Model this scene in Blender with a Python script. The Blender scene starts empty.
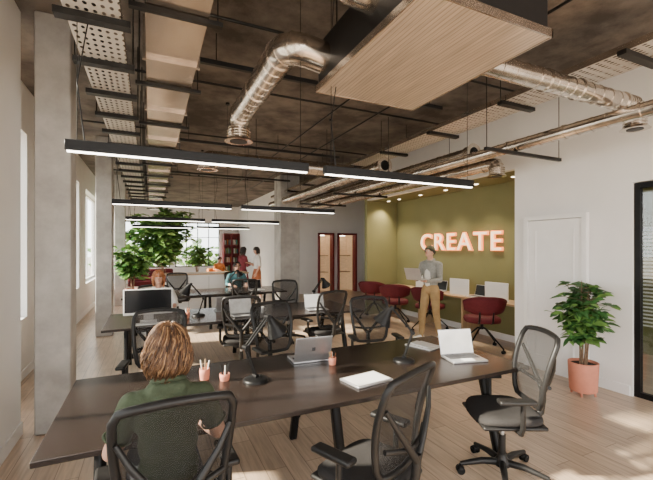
import bpy, bmesh, math, random
import numpy as np
from mathutils import Vector, Matrix, Euler
random.seed(7)
V=Vector
pi=math.pi
# ------------------------------------------------------------------ materials
def newmat(name):
    m=bpy.data.materials.new(name); m.use_nodes=True
    nt=m.node_tree; b=nt.nodes['Principled BSDF']
    return m,nt,b
def mat(name,col,rough=0.5,metal=0.0,var=0.0,vscale=8.0,bump=0.0,bscale=40.0,emit=0.0,ecol=None,stretch=None,spec=None):
    m,nt,b=newmat(name)
    b.inputs['Base Color'].default_value=(*col,1)
    b.inputs['Roughness'].default_value=rough
    b.inputs['Metallic'].default_value=metal
    if spec is not None: b.inputs['Specular IOR Level'].default_value=spec
    tc=nt.nodes.new('ShaderNodeTexCoord'); mp=nt.nodes.new('ShaderNodeMapping')
    nt.links.new(tc.outputs['Object'],mp.inputs['Vector'])
    if stretch: mp.inputs['Scale'].default_value=stretch
    if var>0:
        n=nt.nodes.new('ShaderNodeTexNoise'); n.inputs['Scale'].default_value=vscale; n.inputs['Detail'].default_value=6
        r=nt.nodes.new('ShaderNodeValToRGB')
        r.color_ramp.elements[0].position=0.3; r.color_ramp.elements[1].position=0.7
        r.color_ramp.elements[0].color=(*[max(0,c*(1-var)) for c in col],1)
        r.color_ramp.elements[1].color=(*[min(1,c*(1+var)) for c in col],1)
        nt.links.new(mp.outputs[0],n.inputs['Vector']); nt.links.new(n.outputs['Fac'],r.inputs['Fac'])
        nt.links.new(r.outputs['Color'],b.inputs['Base Color'])
    if bump>0:
        n2=nt.nodes.new('ShaderNodeTexNoise'); n2.inputs['Scale'].default_value=bscale; n2.inputs['Detail'].default_value=4
        bp=nt.nodes.new('ShaderNodeBump'); bp.inputs['Strength'].default_value=bump; bp.inputs['Distance'].default_value=0.02
        nt.links.new(mp.outputs[0],n2.inputs['Vector']); nt.links.new(n2.outputs['Fac'],bp.inputs['Height'])
        nt.links.new(bp.outputs['Normal'],b.inputs['Normal'])
    if emit>0:
        b.inputs['Emission Color'].default_value=(*(ecol or col),1)
        b.inputs['Emission Strength'].default_value=emit
    return m
def seethru(name,col,alpha,rough=0.3):
    m,nt,b=newmat(name)
    b.inputs['Base Color'].default_value=(*col,1); b.inputs['Roughness'].default_value=rough
    b.inputs['Specular IOR Level'].default_value=0.15
    b.inputs['Alpha'].default_value=alpha
    return m
M={}
M['white']=mat('white_paint',(0.80,0.79,0.775),0.7,var=0.02,vscale=3,bump=0.03,bscale=120)
M['whitetrim']=mat('white_trim',(0.83,0.82,0.81),0.45,var=0.02)
M['green']=mat('olive_green_paint',(0.20,0.19,0.08),0.75,var=0.05,vscale=2,bump=0.05,bscale=150)
M['black']=mat('black_metal',(0.006,0.006,0.0065),0.4,var=0.1,spec=0.2)
M['blackplastic']=mat('dark_grey_plastic',(0.011,0.0105,0.0105),0.42,var=0.15,vscale=30,spec=0.3)
M['fabric']=mat('dark_grey_fabric',(0.032,0.030,0.030),0.9,var=0.2,vscale=200,bump=0.3,bscale=500,spec=0.15)
M['mesh']=seethru('chair_mesh_fabric',(0.024,0.023,0.023),0.66,0.8)
M['galv']=mat('galvanised_steel',(0.62,0.56,0.50),0.2,0.97,var=0.25,vscale=5,bump=0.10,bscale=7)
M['galv2']=mat('galvanised_duct',(0.50,0.43,0.37),0.24,0.93,var=0.25,vscale=4,bump=0.12,bscale=4,stretch=(1,0.4,1))
M['terra']=mat('terracotta',(0.56,0.21,0.135),0.7,var=0.08,vscale=12)
M['leaf']=mat('leaf_green',(0.04,0.12,0.03),0.4,var=0.5,vscale=6)
M['leaf2']=mat('leaf_light_green',(0.14,0.27,0.06),0.45,var=0.5,vscale=6)
M['bark']=mat('bark',(0.16,0.1,0.06),0.85,var=0.3,vscale=30,bump=0.3)
M['soil']=mat('soil',(0.03,0.02,0.015),0.95,var=0.4,vscale=60,bump=0.5)
M['alu']=mat('aluminium',(0.62,0.62,0.64),0.3,0.85,var=0.03)
M['whiteplastic']=mat('white_plastic',(0.8,0.8,0.79),0.35,var=0.02)
M['screen']=mat('dark_screen',(0.01,0.011,0.013),0.15,var=0.1,spec=0.3)
M['screenon']=mat('lit_screen',(0.75,0.72,0.66),0.2,emit=0.9,var=0.25,vscale=12)
M['keys']=mat('keyboard_keys',(0.05,0.05,0.055),0.5,var=0.1)
M['burg']=mat('burgundy_upholstery',(0.085,0.010,0.014),0.7,var=0.15,vscale=40,bump=0.1,bscale=300,spec=0.2)
M['redpaint']=mat('red_paint',(0.20,0.022,0.025),0.55,var=0.06)
M['paper']=mat('paper',(0.8,0.79,0.75),0.8,var=0.02)
M['skin']=mat('skin',(0.55,0.31,0.22),0.5,var=0.06,vscale=20,bump=0.03,bscale=200)
M['skin2']=mat('skin_brown',(0.32,0.16,0.10),0.5,var=0.06,vscale=20)
M['shirt']=mat('green_shirt',(0.055,0.072,0.040),0.8,var=0.3,vscale=9,bump=1.0,bscale=11,spec=0.3)
M['pants']=mat('dark_trousers',(0.03,0.032,0.04),0.85,var=0.2,bump=0.4,bscale=16)
M['chino']=mat('tan_trousers',(0.33,0.22,0.10),0.85,var=0.15,vscale=10,bump=0.5,bscale=14)
M['cardi']=mat('grey_cardigan',(0.26,0.26,0.24),0.9,var=0.25,vscale=60,bump=0.5,bscale=60)
M['tee']=mat('white_tshirt',(0.7,0.69,0.66),0.85,var=0.04,bump=0.3,bscale=16)
M['beanie']=mat('olive_beanie',(0.10,0.10,0.055),0.9,var=0.2,vscale=90,bump=0.5,bscale=120)
M['maroon']=mat('maroon_dress',(0.16,0.02,0.03),0.85,var=0.2,bump=0.4,bscale=16)
M['rust']=mat('rust_skirt',(0.38,0.13,0.06),0.85,var=0.2,bump=0.4,bscale=16)
M['teal']=mat('teal_shirt',(0.05,0.16,0.19),0.85,var=0.2,bump=0.4,bscale=16)
M['hair1']=mat('brown_hair',(0.040,0.018,0.008),0.42,var=0.5,vscale=30,spec=0.25)
M['hair2']=mat('light_brown_hair',(0.095,0.046,0.021),0.42,var=0.4,vscale=30,spec=0.25)
M['hair3']=mat('highlight_hair',(0.24,0.135,0.065),0.42,var=0.3,vscale=30,spec=0.25)
M['hairdk']=mat('dark_hair',(0.02,0.013,0.01),0.4,var=0.4,vscale=20)
M['hairgi']=mat('ginger_hair',(0.38,0.14,0.05),0.45,var=0.4,vscale=20)
M['eye']=mat('eye_dark',(0.02,0.015,0.01),0.1)
M['eyew']=mat('eye_white',(0.8,0.78,0.75),0.2)
M['lip']=mat('lips',(0.45,0.14,0.12),0.4)
M['sofa']=mat('sofa_fabric',(0.55,0.52,0.46),0.9,var=0.1,vscale=30,bump=0.2,bscale=200)
M['orange']=mat('orange_fabric',(0.6,0.2,0.05),0.85,var=0.1,vscale=30)
M['rubber']=mat('rubber',(0.008,0.008,0.008),0.7,spec=0.2)
M['paving']=mat('paving',(0.26,0.24,0.21),0.9,var=0.15,vscale=1)
M['warm']=mat('warm_lined_wood',(0.6,0.42,0.25),0.5,var=0.15,vscale=6,stretch=(1,1,6),emit=0.25,ecol=(1,0.7,0.4))  # booth lining wood, warm interior light put in as emission
M['glass']=None
# glass
m,nt,b=newmat('window_glass'); nt.nodes.remove(b)
out=nt.nodes['Material Output']; tr=nt.nodes.new('ShaderNodeBsdfTransparent'); gl=nt.nodes.new('ShaderNodeBsdfGlossy'); mx=nt.nodes.new('ShaderNodeMixShader')
gl.inputs['Roughness'].default_value=0.03; tr.inputs['Color'].default_value=(0.93,0.96,0.97,1); mx.inputs[0].default_value=0.08
nt.links.new(tr.outputs[0],mx.inputs[1]); nt.links.new(gl.outputs[0],mx.inputs[2]); nt.links.new(mx.outputs[0],out.inputs[0]); M['glass']=m
# emissive
M['led']=mat('led_diffuser',(1,0.95,0.86),0.5,emit=12,ecol=(1,0.92,0.8))
M['spotdisc']=mat('downlight_lens',(1,0.9,0.75),0.5,emit=12,ecol=(1,0.85,0.62))
M['signface']=mat('sign_face_lit',(0.6,0.48,0.34),0.4,emit=2.2,ecol=(1,0.74,0.46))
M['signrim']=mat('sign_rim_orange',(0.8,0.22,0.08),0.5,emit=2.6,ecol=(1,0.27,0.08))
# concrete
def concrete(name,c1,c2,sc,strong=False):
    m,nt,b=newmat(name); b.inputs['Roughness'].default_value=0.8
    tc=nt.nodes.new('ShaderNodeTexCoord'); n=nt.nodes.new('ShaderNodeTexNoise'); n.inputs['Scale'].default_value=sc; n.inputs['Detail'].default_value=10; n.inputs['Roughness'].default_value=0.65
    r=nt.nodes.new('ShaderNodeValToRGB'); r.color_ramp.elements[0].position=0.38 if strong else 0.35; r.color_ramp.elements[1].position=0.64 if strong else 0.68
    r.color_ramp.elements[0].color=(*c1,1); r.color_ramp.elements[1].color=(*c2,1)
    bp=nt.nodes.new('ShaderNodeBump'); bp.inputs['Strength'].default_value=0.25; bp.inputs['Distance'].default_value=0.02
    nt.links.new(tc.outputs['Object'],n.inputs['Vector']); nt.links.new(n.outputs['Fac'],r.inputs['Fac']); nt.links.new(r.outputs[0],b.inputs['Base Color'])
    nt.links.new(n.outputs['Fac'],bp.inputs['Height']); nt.links.new(bp.outputs[0],b.inputs['Normal'])
    return m
M['conc']=concrete('concrete_column',(0.33,0.315,0.295),(0.49,0.475,0.45),3.0)
M['ceil']=concrete('dark_concrete_ceiling',(0.060,0.048,0.040),(0.20,0.165,0.138),1.9,True)
# wood floor
def planks(name,c1,c2,cm,w,h,rot,rough,spec=0.5):
    m,nt,b=newmat(name); b.inputs['Roughness'].default_value=rough; b.inputs['Specular IOR Level'].default_value=spec
    tc=nt.nodes.new('ShaderNodeTexCoord'); mp=nt.nodes.new('ShaderNodeMapping'); mp.inputs['Rotation'].default_value=(0,0,rot)
    nt.links.new(tc.outputs['Object'],mp.inputs['Vector'])
    br=nt.nodes.new('ShaderNodeTexBrick'); br.inputs['Scale'].default_value=1; br.inputs['Brick Width'].default_value=w; br.inputs['Row Height'].default_value=h
    br.inputs['Mortar Size'].default_value=0.003; br.inputs['Mortar Smooth'].default_value=0.3; br.offset=0.37
    br.inputs['Color1'].default_value=(*c1,1); br.inputs['Color2'].default_value=(*c2,1); br.inputs['Mortar'].default_value=(*cm,1)
    nt.links.new(mp.outputs[0],br.inputs['Vector'])
    mp2=nt.nodes.new('ShaderNodeMapping'); mp2.inputs['Scale'].default_value=(1.5,18,1); nt.links.new(mp.outputs[0],mp2.inputs['Vector'])
    n=nt.nodes.new('ShaderNodeTexNoise'); n.inputs['Scale'].default_value=2.0; n.inputs['Detail'].default_value=8; nt.links.new(mp2.outputs[0],n.inputs['Vector'])
    mr=nt.nodes.new('ShaderNodeMapRange'); mr.inputs[1].default_value=0.3; mr.inputs[2].default_value=0.7; mr.inputs[3].default_value=0.75; mr.inputs[4].default_value=1.14
    nt.links.new(n.outputs['Fac'],mr.inputs[0])
    mul=nt.nodes.new('ShaderNodeVectorMath'); mul.operation='SCALE'; nt.links.new(br.outputs['Color'],mul.inputs[0]); nt.links.new(mr.outputs[0],mul.inputs['Scale'])
    nt.links.new(mul.outputs[0],b.inputs['Base Color'])
    return m
M['floor']=planks('oak_plank_floor',(0.57,0.43,0.31),(0.45,0.33,0.235),(0.2,0.14,0.10),1.4,0.16,pi/2,0.30)
M['darkwood']=planks('dark_stained_wood',(0.020,0.014,0.012),(0.017,0.012,0.010),(0.014,0.010,0.009),3.0,0.6,0,0.26,0.30)
M['oak']=planks('oak_wood',(0.48,0.33,0.19),(0.44,0.30,0.17),(0.35,0.24,0.14),2.0,0.3,pi/2,0.45)
M['slat']=planks('brushed_slat_panel',(0.58,0.47,0.37),(0.53,0.43,0.335),(0.34,0.27,0.20),3.0,0.03,pi/2,0.3)
M['slat'].node_tree.nodes['Principled BSDF'].inputs['Metallic'].default_value=0.3
# perforated tray
m,nt,b=newmat('perforated_tray_steel')
b.inputs['Base Color'].default_value=(0.62,0.58,0.53,1); b.inputs['Metallic'].default_value=0.4; b.inputs['Roughness'].default_value=0.4
tc=nt.nodes.new('ShaderNodeTexCoord'); mp=nt.nodes.new('ShaderNodeMapping'); mp.inputs['Scale'].default_value=(22,14,0)
fr=nt.nodes.new('ShaderNodeVectorMath'); fr.operation='FRACTION'; sb=nt.nodes.new('ShaderNodeVectorMath'); sb.operation='SUBTRACT'; sb.inputs[1].default_value=(0.5,0.5,0)
ln=nt.nodes.new('ShaderNodeVectorMath'); ln.operation='LENGTH'; gt=nt.nodes.new('ShaderNodeMath'); gt.operation='GREATER_THAN'; gt.inputs[1].default_value=0.27
nt.links.new(tc.outputs['Object'],mp.inputs['Vector']); nt.links.new(mp.outputs[0],fr.inputs[0]); nt.links.new(fr.outputs[0],sb.inputs[0]); nt.links.new(sb.outputs[0],ln.inputs[0]); nt.links.new(ln.outputs['Value'],gt.inputs[0]); nt.links.new(gt.outputs[0],b.inputs['Alpha'])
M['perf']=m

# ------------------------------------------------------------------ builder
class Bd:
    def __init__(s): s.bm=bmesh.new(); s.mats=[]
    def mi(s,m):
        m=M[m] if isinstance(m,str) else m
        if m not in s.mats: s.mats.append(m)
        return s.mats.index(m)
    def box(s,c,size,m,rot=(0,0,0),bev=0.0,seg=2):
        mt=Matrix.Translation(V(c))@Euler(rot).to_matrix().to_4x4()@Matrix.Diagonal((*size,1))
        r=bmesh.ops.create_cube(s.bm,size=1,matrix=mt); i=s.mi(m)
        fs=set(f for v in r['verts'] for f in v.link_faces)
        for f in fs: f.material_index=i
        if bev>0:
            es=list(set(e for v in r['verts'] for e in v.link_edges))
            rr=bmesh.ops.bevel(s.bm,geom=es,offset=bev,segments=seg,affect='EDGES',profile=0.5)
            for f in rr['faces']: f.smooth=True; f.material_index=i
    def rings(s,rings,m,closed=False,caps=True,smooth=True):
        i=s.mi(m); vr=[[s.bm.verts.new(p) for p in r] for r in rings]; n=len(vr[0])
        k=len(vr)
        for a in range(k if closed else k-1):
            A=vr[a];B=vr[(a+1)%k]
            for j in range(n):
                f=s.bm.faces.new((A[j],A[(j+1)%n],B[(j+1)%n],B[j])); f.material_index=i; f.smooth=smooth
        if caps and not closed:
            for R in (vr[0][::-1],vr[-1]):
                f=s.bm.faces.new(R); f.material_index=i
                for e in f.edges: e.smooth=False
    def tube(s,pts,r,m,seg=10,closed=False,caps=True,sy=1.0,upv=None):
        pts=[V(p) for p in pts]; n=len(pts)
        rad=r if isinstance(r,(list,tuple)) else [r]*n
        T=[]
        for i in range(n):
            if closed: t=pts[(i+1)%n]-pts[i-1]
            elif i==0: t=pts[1]-pts[0]
            elif i==n-1: t=pts[-1]-pts[-2]
            else: t=(pts[i+1]-pts[i]).normalized()+(pts[i]-pts[i-1]).normalized()
            T.append(t.normalized() if t.length>1e-9 else V((0,0,1)))
        u=V(upv) if upv else (V((0,0,1)) if abs(T[0].z)<0.9 else V((0,1,0)))
        N=(u-T[0]*u.dot(T[0])).normalized(); rs=[]
        for i in range(n):
            N=(N-T[i]*N.dot(T[i])).normalized(); Bn=T[i].cross(N)
            rs.append([pts[i]+(N*math.cos(2*pi*j/seg)+Bn*math.sin(2*pi*j/seg)*sy)*rad[i] for j in range(seg)])
        s.rings(rs,m,closed,caps)
    def cyl(s,a,b,r1,m,r2=None,seg=16): s.tube([a,b],[r1,r2 if r2 is not None else r1],m,seg)
    def ell(s,c,rad,m,rot=(0,0,0),u=20,v=12):
        mt=Matrix.Translation(V(c))@Euler(rot).to_matrix().to_4x4()@Matrix.Diagonal((*rad,1))
        r=bmesh.ops.create_uvsphere(s.bm,u_segments=u,v_segments=v,radius=1,matrix=mt); i=s.mi(m)
        for f in set(f for vv in r['verts'] for f in vv.link_faces): f.material_index=i; f.smooth=True
    def lathe(s,prof,c,m,seg=24,caps=True):
        c=V(c); s.rings([[c+V((r*math.cos(2*pi*j/seg),r*math.sin(2*pi*j/seg),z)) for j in range(seg)] for r,z in prof],m,False,caps)
    def grid(s,fn,nu,nv,m,smooth=True):
        i=s.mi(m); g=[[s.bm.verts.new(fn(a/nu,b/nv)) for b in range(nv+1)] for a in range(nu+1)]
        for a in range(nu):
            for b in range(nv):
                f=s.bm.faces.new((g[a][b],g[a+1][b],g[a+1][b+1],g[a][b+1])); f.material_index=i; f.smooth=smooth
    def addmesh(s,me): s.bm.from_mesh(me)
    def mesh(s,name,normals=True):
        if normals: bmesh.ops.recalc_face_normals(s.bm,faces=s.bm.faces)
        me=bpy.data.meshes.new(name); s.bm.to_mesh(me); s.bm.free()
        for m_ in s.mats: me.materials.append(m_)
        return me
    def obj(s,name,loc=(0,0,0),rz=0,parent=None):
        return place(s.mesh(name),name,loc,rz,parent)
def place(me,name,loc=(0,0,0),rz=0,parent=None):
    o=bpy.data.objects.new(name,me); bpy.context.scene.collection.objects.link(o)
    o.location=loc; o.rotation_euler=(0,0,rz)
    if parent: o.parent=parent
    return o
def fillet(pts,R,n=7):
    pts=[V(p) for p in pts]; out=[pts[0]]
    for i in range(1,len(pts)-1):
        a=(pts[i-1]-pts[i]); b=(pts[i+1]-pts[i]); r=min(R,a.length*0.49,b.length*0.49)
        p0=pts[i]+a.normalized()*r; p2=pts[i]+b.normalized()*r
        for k in range(n+1):
            t=k/n; out.append(p0*(1-t)**2+pts[i]*2*t*(1-t)+p2*t*t)
    out.append(pts[-1]); return out

# ------------------------------------------------------------------ room shell
H=3.85
def wall(name,axis,pos,thick,a0,a1,ops,m,z1=H,z0=0):
    """axis 'Y': runs along Y at x in[pos,pos+thick]; ops=(a,b,za,zb)"""
    B=Bd()
    def seg(a,b,za,zb):
        if b-a<1e-4 or zb-za<1e-4: return
        c=(pos+thick/2,(a+b)/2,(za+zb)/2); s_=(abs(thick),b-a,zb-za)
        if axis=='X': c=(c[1],c[0],c[2]); s_=(s_[1],s_[0],s_[2])
        B.box(c,s_,m)
    cur=a0
    for (a,b,za,zb) in sorted(ops):
        seg(cur,a,z0,z1); seg(a,b,z0,za); seg(a,b,zb,z1); cur=b
    seg(cur,a1,z0,z1)
    return B.obj(name)
B=Bd(); B.box((3.7,8.5,-0.05),(11.4,24,0.1),'floor'); B.obj('floor')
B=Bd(); B.box((3.7,8.5,-0.16),(160,160,0.1),'paving'); B.obj('ground')  # added exterior slab, blocks world light coming from below the horizon
B=Bd(); B.box((3.7,8.5,H+0.05),(11.4,24,0.1),'ceil')
B.obj('ceiling')
# left walls
wall('wall_left','Y',-1.07,-0.25,-3.5,4.3,[(-3.0,-0.2,0.8,3.2),(0.2,1.7,0.8,3.2),(2.1,3.3,0.8,3.2)],'white')
wins=[(4.85,6.3),(7.6,10.4),(11.4,14.4),(15.4,18.6)]
wall('wall_left_recess','Y',-1.5,-0.25,4.3,20,[(a,b,0.78,3.22) for a,b in wins],'white')
farops=[(-1.2,0.9,0.75,2.98),(1.1,3.25,0.75,2.98)]
wall('wall_far','X',20,0.25,-1.75,4.35,farops,'white')
wall('wall_lounge_side','Y',4.2,0.15,13.15,20,[],'white')
wall('wall_booths','X',13,0.15,4.2,9.4,[(5.70,6.36,0,2.27),(6.52,7.35,0,2.27)],'white')
wall('wall_right','Y',5.0,0.15,-3.5,3.98,[(0.5,2.44,0,2.45)],'white')
wall('wall_niche_header','Y',5.0,0.12,3.98,8.28,[],'white',z0=2.9)
wall('wall_niche_back','Y',5.92,0.15,3.88,8.4,[],'green',z1=3.0)
wall('wall_niche_near','X',3.98,-0.12,5.15,5.92,[],'green',z1=3.0)
wall('wall_niche_far','X',8.28,0.12,5.0,5.92,[],'green',z1=H)
B=Bd(); B.box((5.52,6.13,2.93),(0.8,4.3,0.06),'green'); B.obj('ceiling_niche')
wall('wall_right_far','Y',9.2,0.2,8.4,13,[],'white')
wall('wall_right_back','X',8.4,-0.12,6.07,9.4,[],'white')
# trims
def skirting(name,c,s_): 
    B=Bd(); B.box(c,s_,'whitetrim',bev=0.004,seg=1); B.obj(name)
skirting('baseboard_left',(-1.062,1.4,0.06),(0.016,5.8,0.12))
skirting('baseboard_left_recess',(-1.492,12.15,0.06),(0.016,15.7,0.12))
skirting('baseboard_right',(4.992,3.37+0.5,0.06),(0.016,0.2,0.12))
skirting('baseboard_right_near',(4.992,2.64,0.06),(0.016,0.36,0.12))
skirting('baseboard_far',(1.3,19.992,0.06),(5.4,0.016,0.12))
skirting('baseboard_booths',(8.3,12.992,0.06),(1.8,0.016,0.12))
skirting('baseboard_niche',(5.912,6.13,0.06),(0.016,4.3,0.12))
# windows
def window(name,axis,pos,a0,a1,z0,z1,nv,nh,fm='whitetrim'):
    B=Bd(); w=0.05
    def bx(ca,cz,sa,sz,t,m):
        c=(pos,ca,cz); s_=(t,sa,sz)
        if axis=='X': c=(ca,pos,cz); s_=(sa,t,sz)
        B.box(c,s_,m)
    am=(a0+a1)/2; zm=(z0+z1)/2
    for a in (a0+w/2,a1-w/2): bx(a,zm,w,z1-z0,0.07,fm)
    for z in (z0+w/2,z1-w/2): bx(am,z,a1-a0-2*w,w,0.07,fm)
    for i in range(1,nv): bx(a0+(a1-a0)*i/nv,zm,0.04,z1-z0-2*w,0.05,fm)
    for i in range(1,nh): bx(am,z0+(z1-z0)*i/nh,a1-a0-2*w,0.03,0.045,fm)
    bx(am,zm,a1-a0-2*w,z1-z0-2*w,0.008,'glass')
    B.obj(name)
window('window_1','Y',-1.22,0.2,1.7,0.8,3.2,2,1); window('window_2','Y',-1.22,2.1,3.3,0.8,3.2,2,1)
for i,(a,b) in enumerate(wins): window('window_%d'%(i+3),'Y',-1.68,a,b,0.78,3.22,2,1)
for i,(a,b,c,d) in enumerate(farops): window('window_%d'%(i+7),'X',20.1,a,b,c,d,4,3,'black')
# columns
def column(x0,x1,y0,y1):
    B=Bd(); B.box(((x0+x1)/2,(y0+y1)/2,H/2),(x1-x0,y1-y0,H),'conc',bev=0.012,seg=1); B.obj('concrete_column')
column(-0.95,-0.67,4.2,4.5); column(-0.95,-0.67,8.4,8.7); column(-0.95,-0.67,12.6,12.9); column(3.45,4.05,10.6,11.2)
# panelled door on right wall
B=Bd(); X=4.97; y0,y1=2.9,3.77
B.box((X-0.005,(y0+y1)/2,1.04),(0.045,y1-y0-0.12,2.08),'whitetrim',bev=0.003,seg=1)
B.box((X-0.015,y0+0.03,1.045),(0.065,0.06,2.09),'whitetrim')
B.box((X-0.015,y1-0.03,1.045),(0.065,0.06,2.09),'whitetrim')
B.box((X-0.015,(y0+y1)/2,2.12),(0.065,y1-y0,0.06),'whitetrim')
for (a,b,c,d) in ((y0+0.17,y1-0.17,0.2,1.95),):
    for yy in (a,b): B.box((X-0.03,yy,(c+d)/2),(0.016,0.02,d-c+0.02),'whitetrim')
    for zz in (c,d): B.box((X-0.03,(a+b)/2,zz),(0.016,b-a-0.02,0.02),'whitetrim')
B.cyl((X-0.03,y0+0.12,1.0),(X-0.08,y0+0.12,1.0),0.012,'alu'); B.cyl((X-0.08,y0+0.11,1.0),(X-0.08,y0+0.24,1.0),0.009,'alu')
B.obj('door_1')
# glass partition door + room behind
B=Bd()
for yy in (0.53,1.47,2.41): B.box((5.06,yy,1.22),(0.06,0.06,2.44),'black')
for zz in (0.03,2.41): B.box((5.06,1.47,zz),(0.055,1.88,0.06),'black')
B.box((5.06,1.0,1.2),(0.01,0.88,2.3),'glass'); B.box((5.06,1.94,1.2),(0.01,0.88,2.3),'glass')
B.cyl((4.99,1.55,0.9),(4.99,1.55,1.3),0.012,'black'); B.cyl((4.99,1.55,0.92),(5.06,1.55,0.92),0.008,'black'); B.cyl((4.99,1.55,1.28),(5.06,1.55,1.28),0.008,'black')
B.obj('door_2_glass')
wall('wall_side_room','Y',7.2,0.1,-0.5,3.8,[],'green'); wall('wall_side_room_end','X',3.7,0.1,5.15,7.2,[],'green')
B=Bd()
for k in range(26): B.box((5.5,1.95,0.75+k*0.045),(0.04,1.5,0.006),'whiteplastic',rot=(0,0.5,0))
B.box((5.5,1.95,1.93),(0.06,1.54,0.05),'alu')
for yy in (1.3,2.6): B.cyl((5.5,yy,0.0),(5.5,yy,1.93),0.008,'alu',seg=6)
B.obj('louvre_screen')
# booths
for i,(a,b) in enumerate(((5.70,6.36),(6.52,7.35))):
    B=Bd(); c=(a+b)/2
    for xx in (a+0.035,b-0.035): B.box((xx,13.05,1.135),(0.07,0.26,2.26),'redpaint',bev=0.005)
    B.box((c,13.05,2.235),(b-a,0.26,0.07),'redpaint',bev=0.005)
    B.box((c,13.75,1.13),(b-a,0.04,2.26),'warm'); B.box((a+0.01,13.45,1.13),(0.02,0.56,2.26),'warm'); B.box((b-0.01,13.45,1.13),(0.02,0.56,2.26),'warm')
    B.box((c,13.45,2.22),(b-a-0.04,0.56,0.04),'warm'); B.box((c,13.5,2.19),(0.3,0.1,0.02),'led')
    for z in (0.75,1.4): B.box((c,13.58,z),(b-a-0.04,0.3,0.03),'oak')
    B.obj('phone_booth')
# red bookshelf
B=Bd()
for xx in (3.40,3.79,4.16): B.box((xx,19.75,1.22),(0.04,0.36,2.44),'redpaint')
for zz in (0.04,0.5,0.95,1.4,1.85,2.42): B.box((3.78,19.75,zz),(0.78,0.36,0.04),'redpaint')
B.box((3.78,19.94,1.22),(0.78,0.02,2.44),'redpaint')
for zz in (0.52,0.97,1.42,1.87):
    x=3.44
    while x<4.1:
        w=random.uniform(0.025,0.05); h=random.uniform(0.2,0.3)
        if abs(x-3.79)>0.06: B.box((x+w/2,19.75,zz+h/2+0.0),(w*0.9,0.18,h),random.choice(['paper','teal','orange','cardi','leaf2']))
        x+=w+random.choice([0,0,0.04])
B.obj('red_bookshelf')

# ------------------------------------------------------------------ ceiling services
def rods(B,pts,top=H,r=0.005,m='black'):
    for x,y,z in pts: B.cyl((x,y,z),(x,y,top),r,m,seg=6)
def tray(x0,x1,y0,y1,z,gap):
    B=Bd(); xm=(x0+x1)/2; ym=(y0+y1)/2
    B.box((xm,ym,z),(x1-x0,y1-y0,0.003),'perf')
    for xx in (x0,x1):
        B.box((xx,ym,z+0.03),(0.004,y1-y0,0.06),'galv')
        B.box((xx+(0.008 if xx==x0 else -0.008),ym,z+0.06),(0.016,y1-y0,0.003),'galv')
    y=y0+0.2; k=0
    while y<y1:
        B.box((xm,y,z-0.022),(x1-x0+0.10,0.07,0.04),'blackplastic')
        if k%2==0: rods(B,[(x0-0.04,y,z-0.02),(x1+0.04,y,z-0.02)])
        y+=gap; k+=1
    for k in range(3):
        B.tube([(x0+0.06+0.05*k,y0,z+0.015),(x0+0.07+0.05*k,ym,z+0.015),(x0+0.06+0.05*k,y1,z+0.015)],0.011,'blackplastic',seg=6)
    return B.obj('cable_tray')
tray(-0.46,-0.16,0.6,13,3.1,0.62)
tray(3.58,4.02,0.4,12,3.34,1.2)
# rectangular duct
B=Bd(); B.box((0.16,8.5,3.36),(0.38,16,0.3),'galv2')
y=0.9
while y<16.4:
    B.box((0.16,y,3.36),(0.43,0.035,0.35),'galv2'); 
    B.box((0.16,y+0.5,3.19),(0.56,0.04,0.03),'blackplastic'); rods(B,[(-0.09,y+0.5,3.19),(0.41,y+0.5,3.19)]); y+=1.2
B.obj('rectangular_air_duct')
def duct(path,r,R=0.22,m='galv',flange_end=True,name='round_air_duct',hang=()):
    B=Bd(); P=fillet(path,R); B.tube(P,r,m,seg=24)
    for i in range(len(P)-1):
        a,b=P[i],P[i+1]; d=(b-a).length; t=(b-a).normalized()
        if d>0.3:
            k=int(d/0.14)
            for j in range(1,k): 
                q=a+t*(d*j/k); w=0.004 if j%5 else 0.012
                B.tube([q-t*w,q+t*w],r+(0.004 if j%5 else 0.009),m,seg=24)
            for q in (a+t*0.02,b-t*0.02): B.tube([q-t*0.014,q+t*0.014],r+0.011,m,seg=24)
        elif i%2==0: B.tube([a-t*0.004,a+t*0.004],r+0.005,m,seg=24)
    if flange_end:
        t=(P[-1]-P[-2]).normalized(); q=P[-1]
        for k in range(4): B.tube([q-t*(0.02+k*0.03),q-t*(0.01+k*0.03)],r+0.018,m,seg=24)
        B.tube([q-t*0.005,q+t*0.02],[r+0.02,r+0.045],m,seg=24)
        B.tube([q+t*0.02,q+t*0.024],[r*0.85]*2,'black',seg=24)
    for (x,y,z) in hang:
        rods(B,[(x,y,z)])
        B.tube([V((x,y,z))+V((0,math.cos(a)*(r+0.012),math.sin(a)*(r+0.012)-r)) for a in np.linspace(0,2*pi,17)[:-1]],0.005,'black',seg=4,closed=True)
    return B.obj(name)
duct([(1.3,2.73,3.2),(0.95,2.73,3.25),(0.95,4.5,3.25),(0.95,4.5,2.98)],0.12,0.26)
duct([(1.3,2.0,3.24),(0.98,2.0,3.27),(0.98,2.0,H)],0.09,0.2,flange_end=False)
duct([(2.2,2.15,3.14),(3.3,2.15,3.14),(4.3,2.15,3.14),(4.45,2.15,3.14),(4.45,2.15,2.92)],0.085,0.2)
duct([(3.4,6.2,3.12),(0.95,6.2,3.12),(0.82,6.2,3.12),(0.82,6.2,2.95)],0.12,0.2,hang=((2.9,6.2,3.24),(1.6,6.2,3.24)))
duct([(4.05,0.5,2.95),(4.05,12,2.95)],0.07,flange_end=False)
duct([(4.38,12,3.12),(4.38,4.2,3.12)],0.10,flange_end=True)
duct([(4.7,12,2.97),(4.7,4.05,2.97),(4.7,4.05,2.79)],0.095,0.2)
duct([(3.6,12,3.1),(3.6,5.4,3.1)],0.10,0.22,flange_end=True)
B=Bd()
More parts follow.
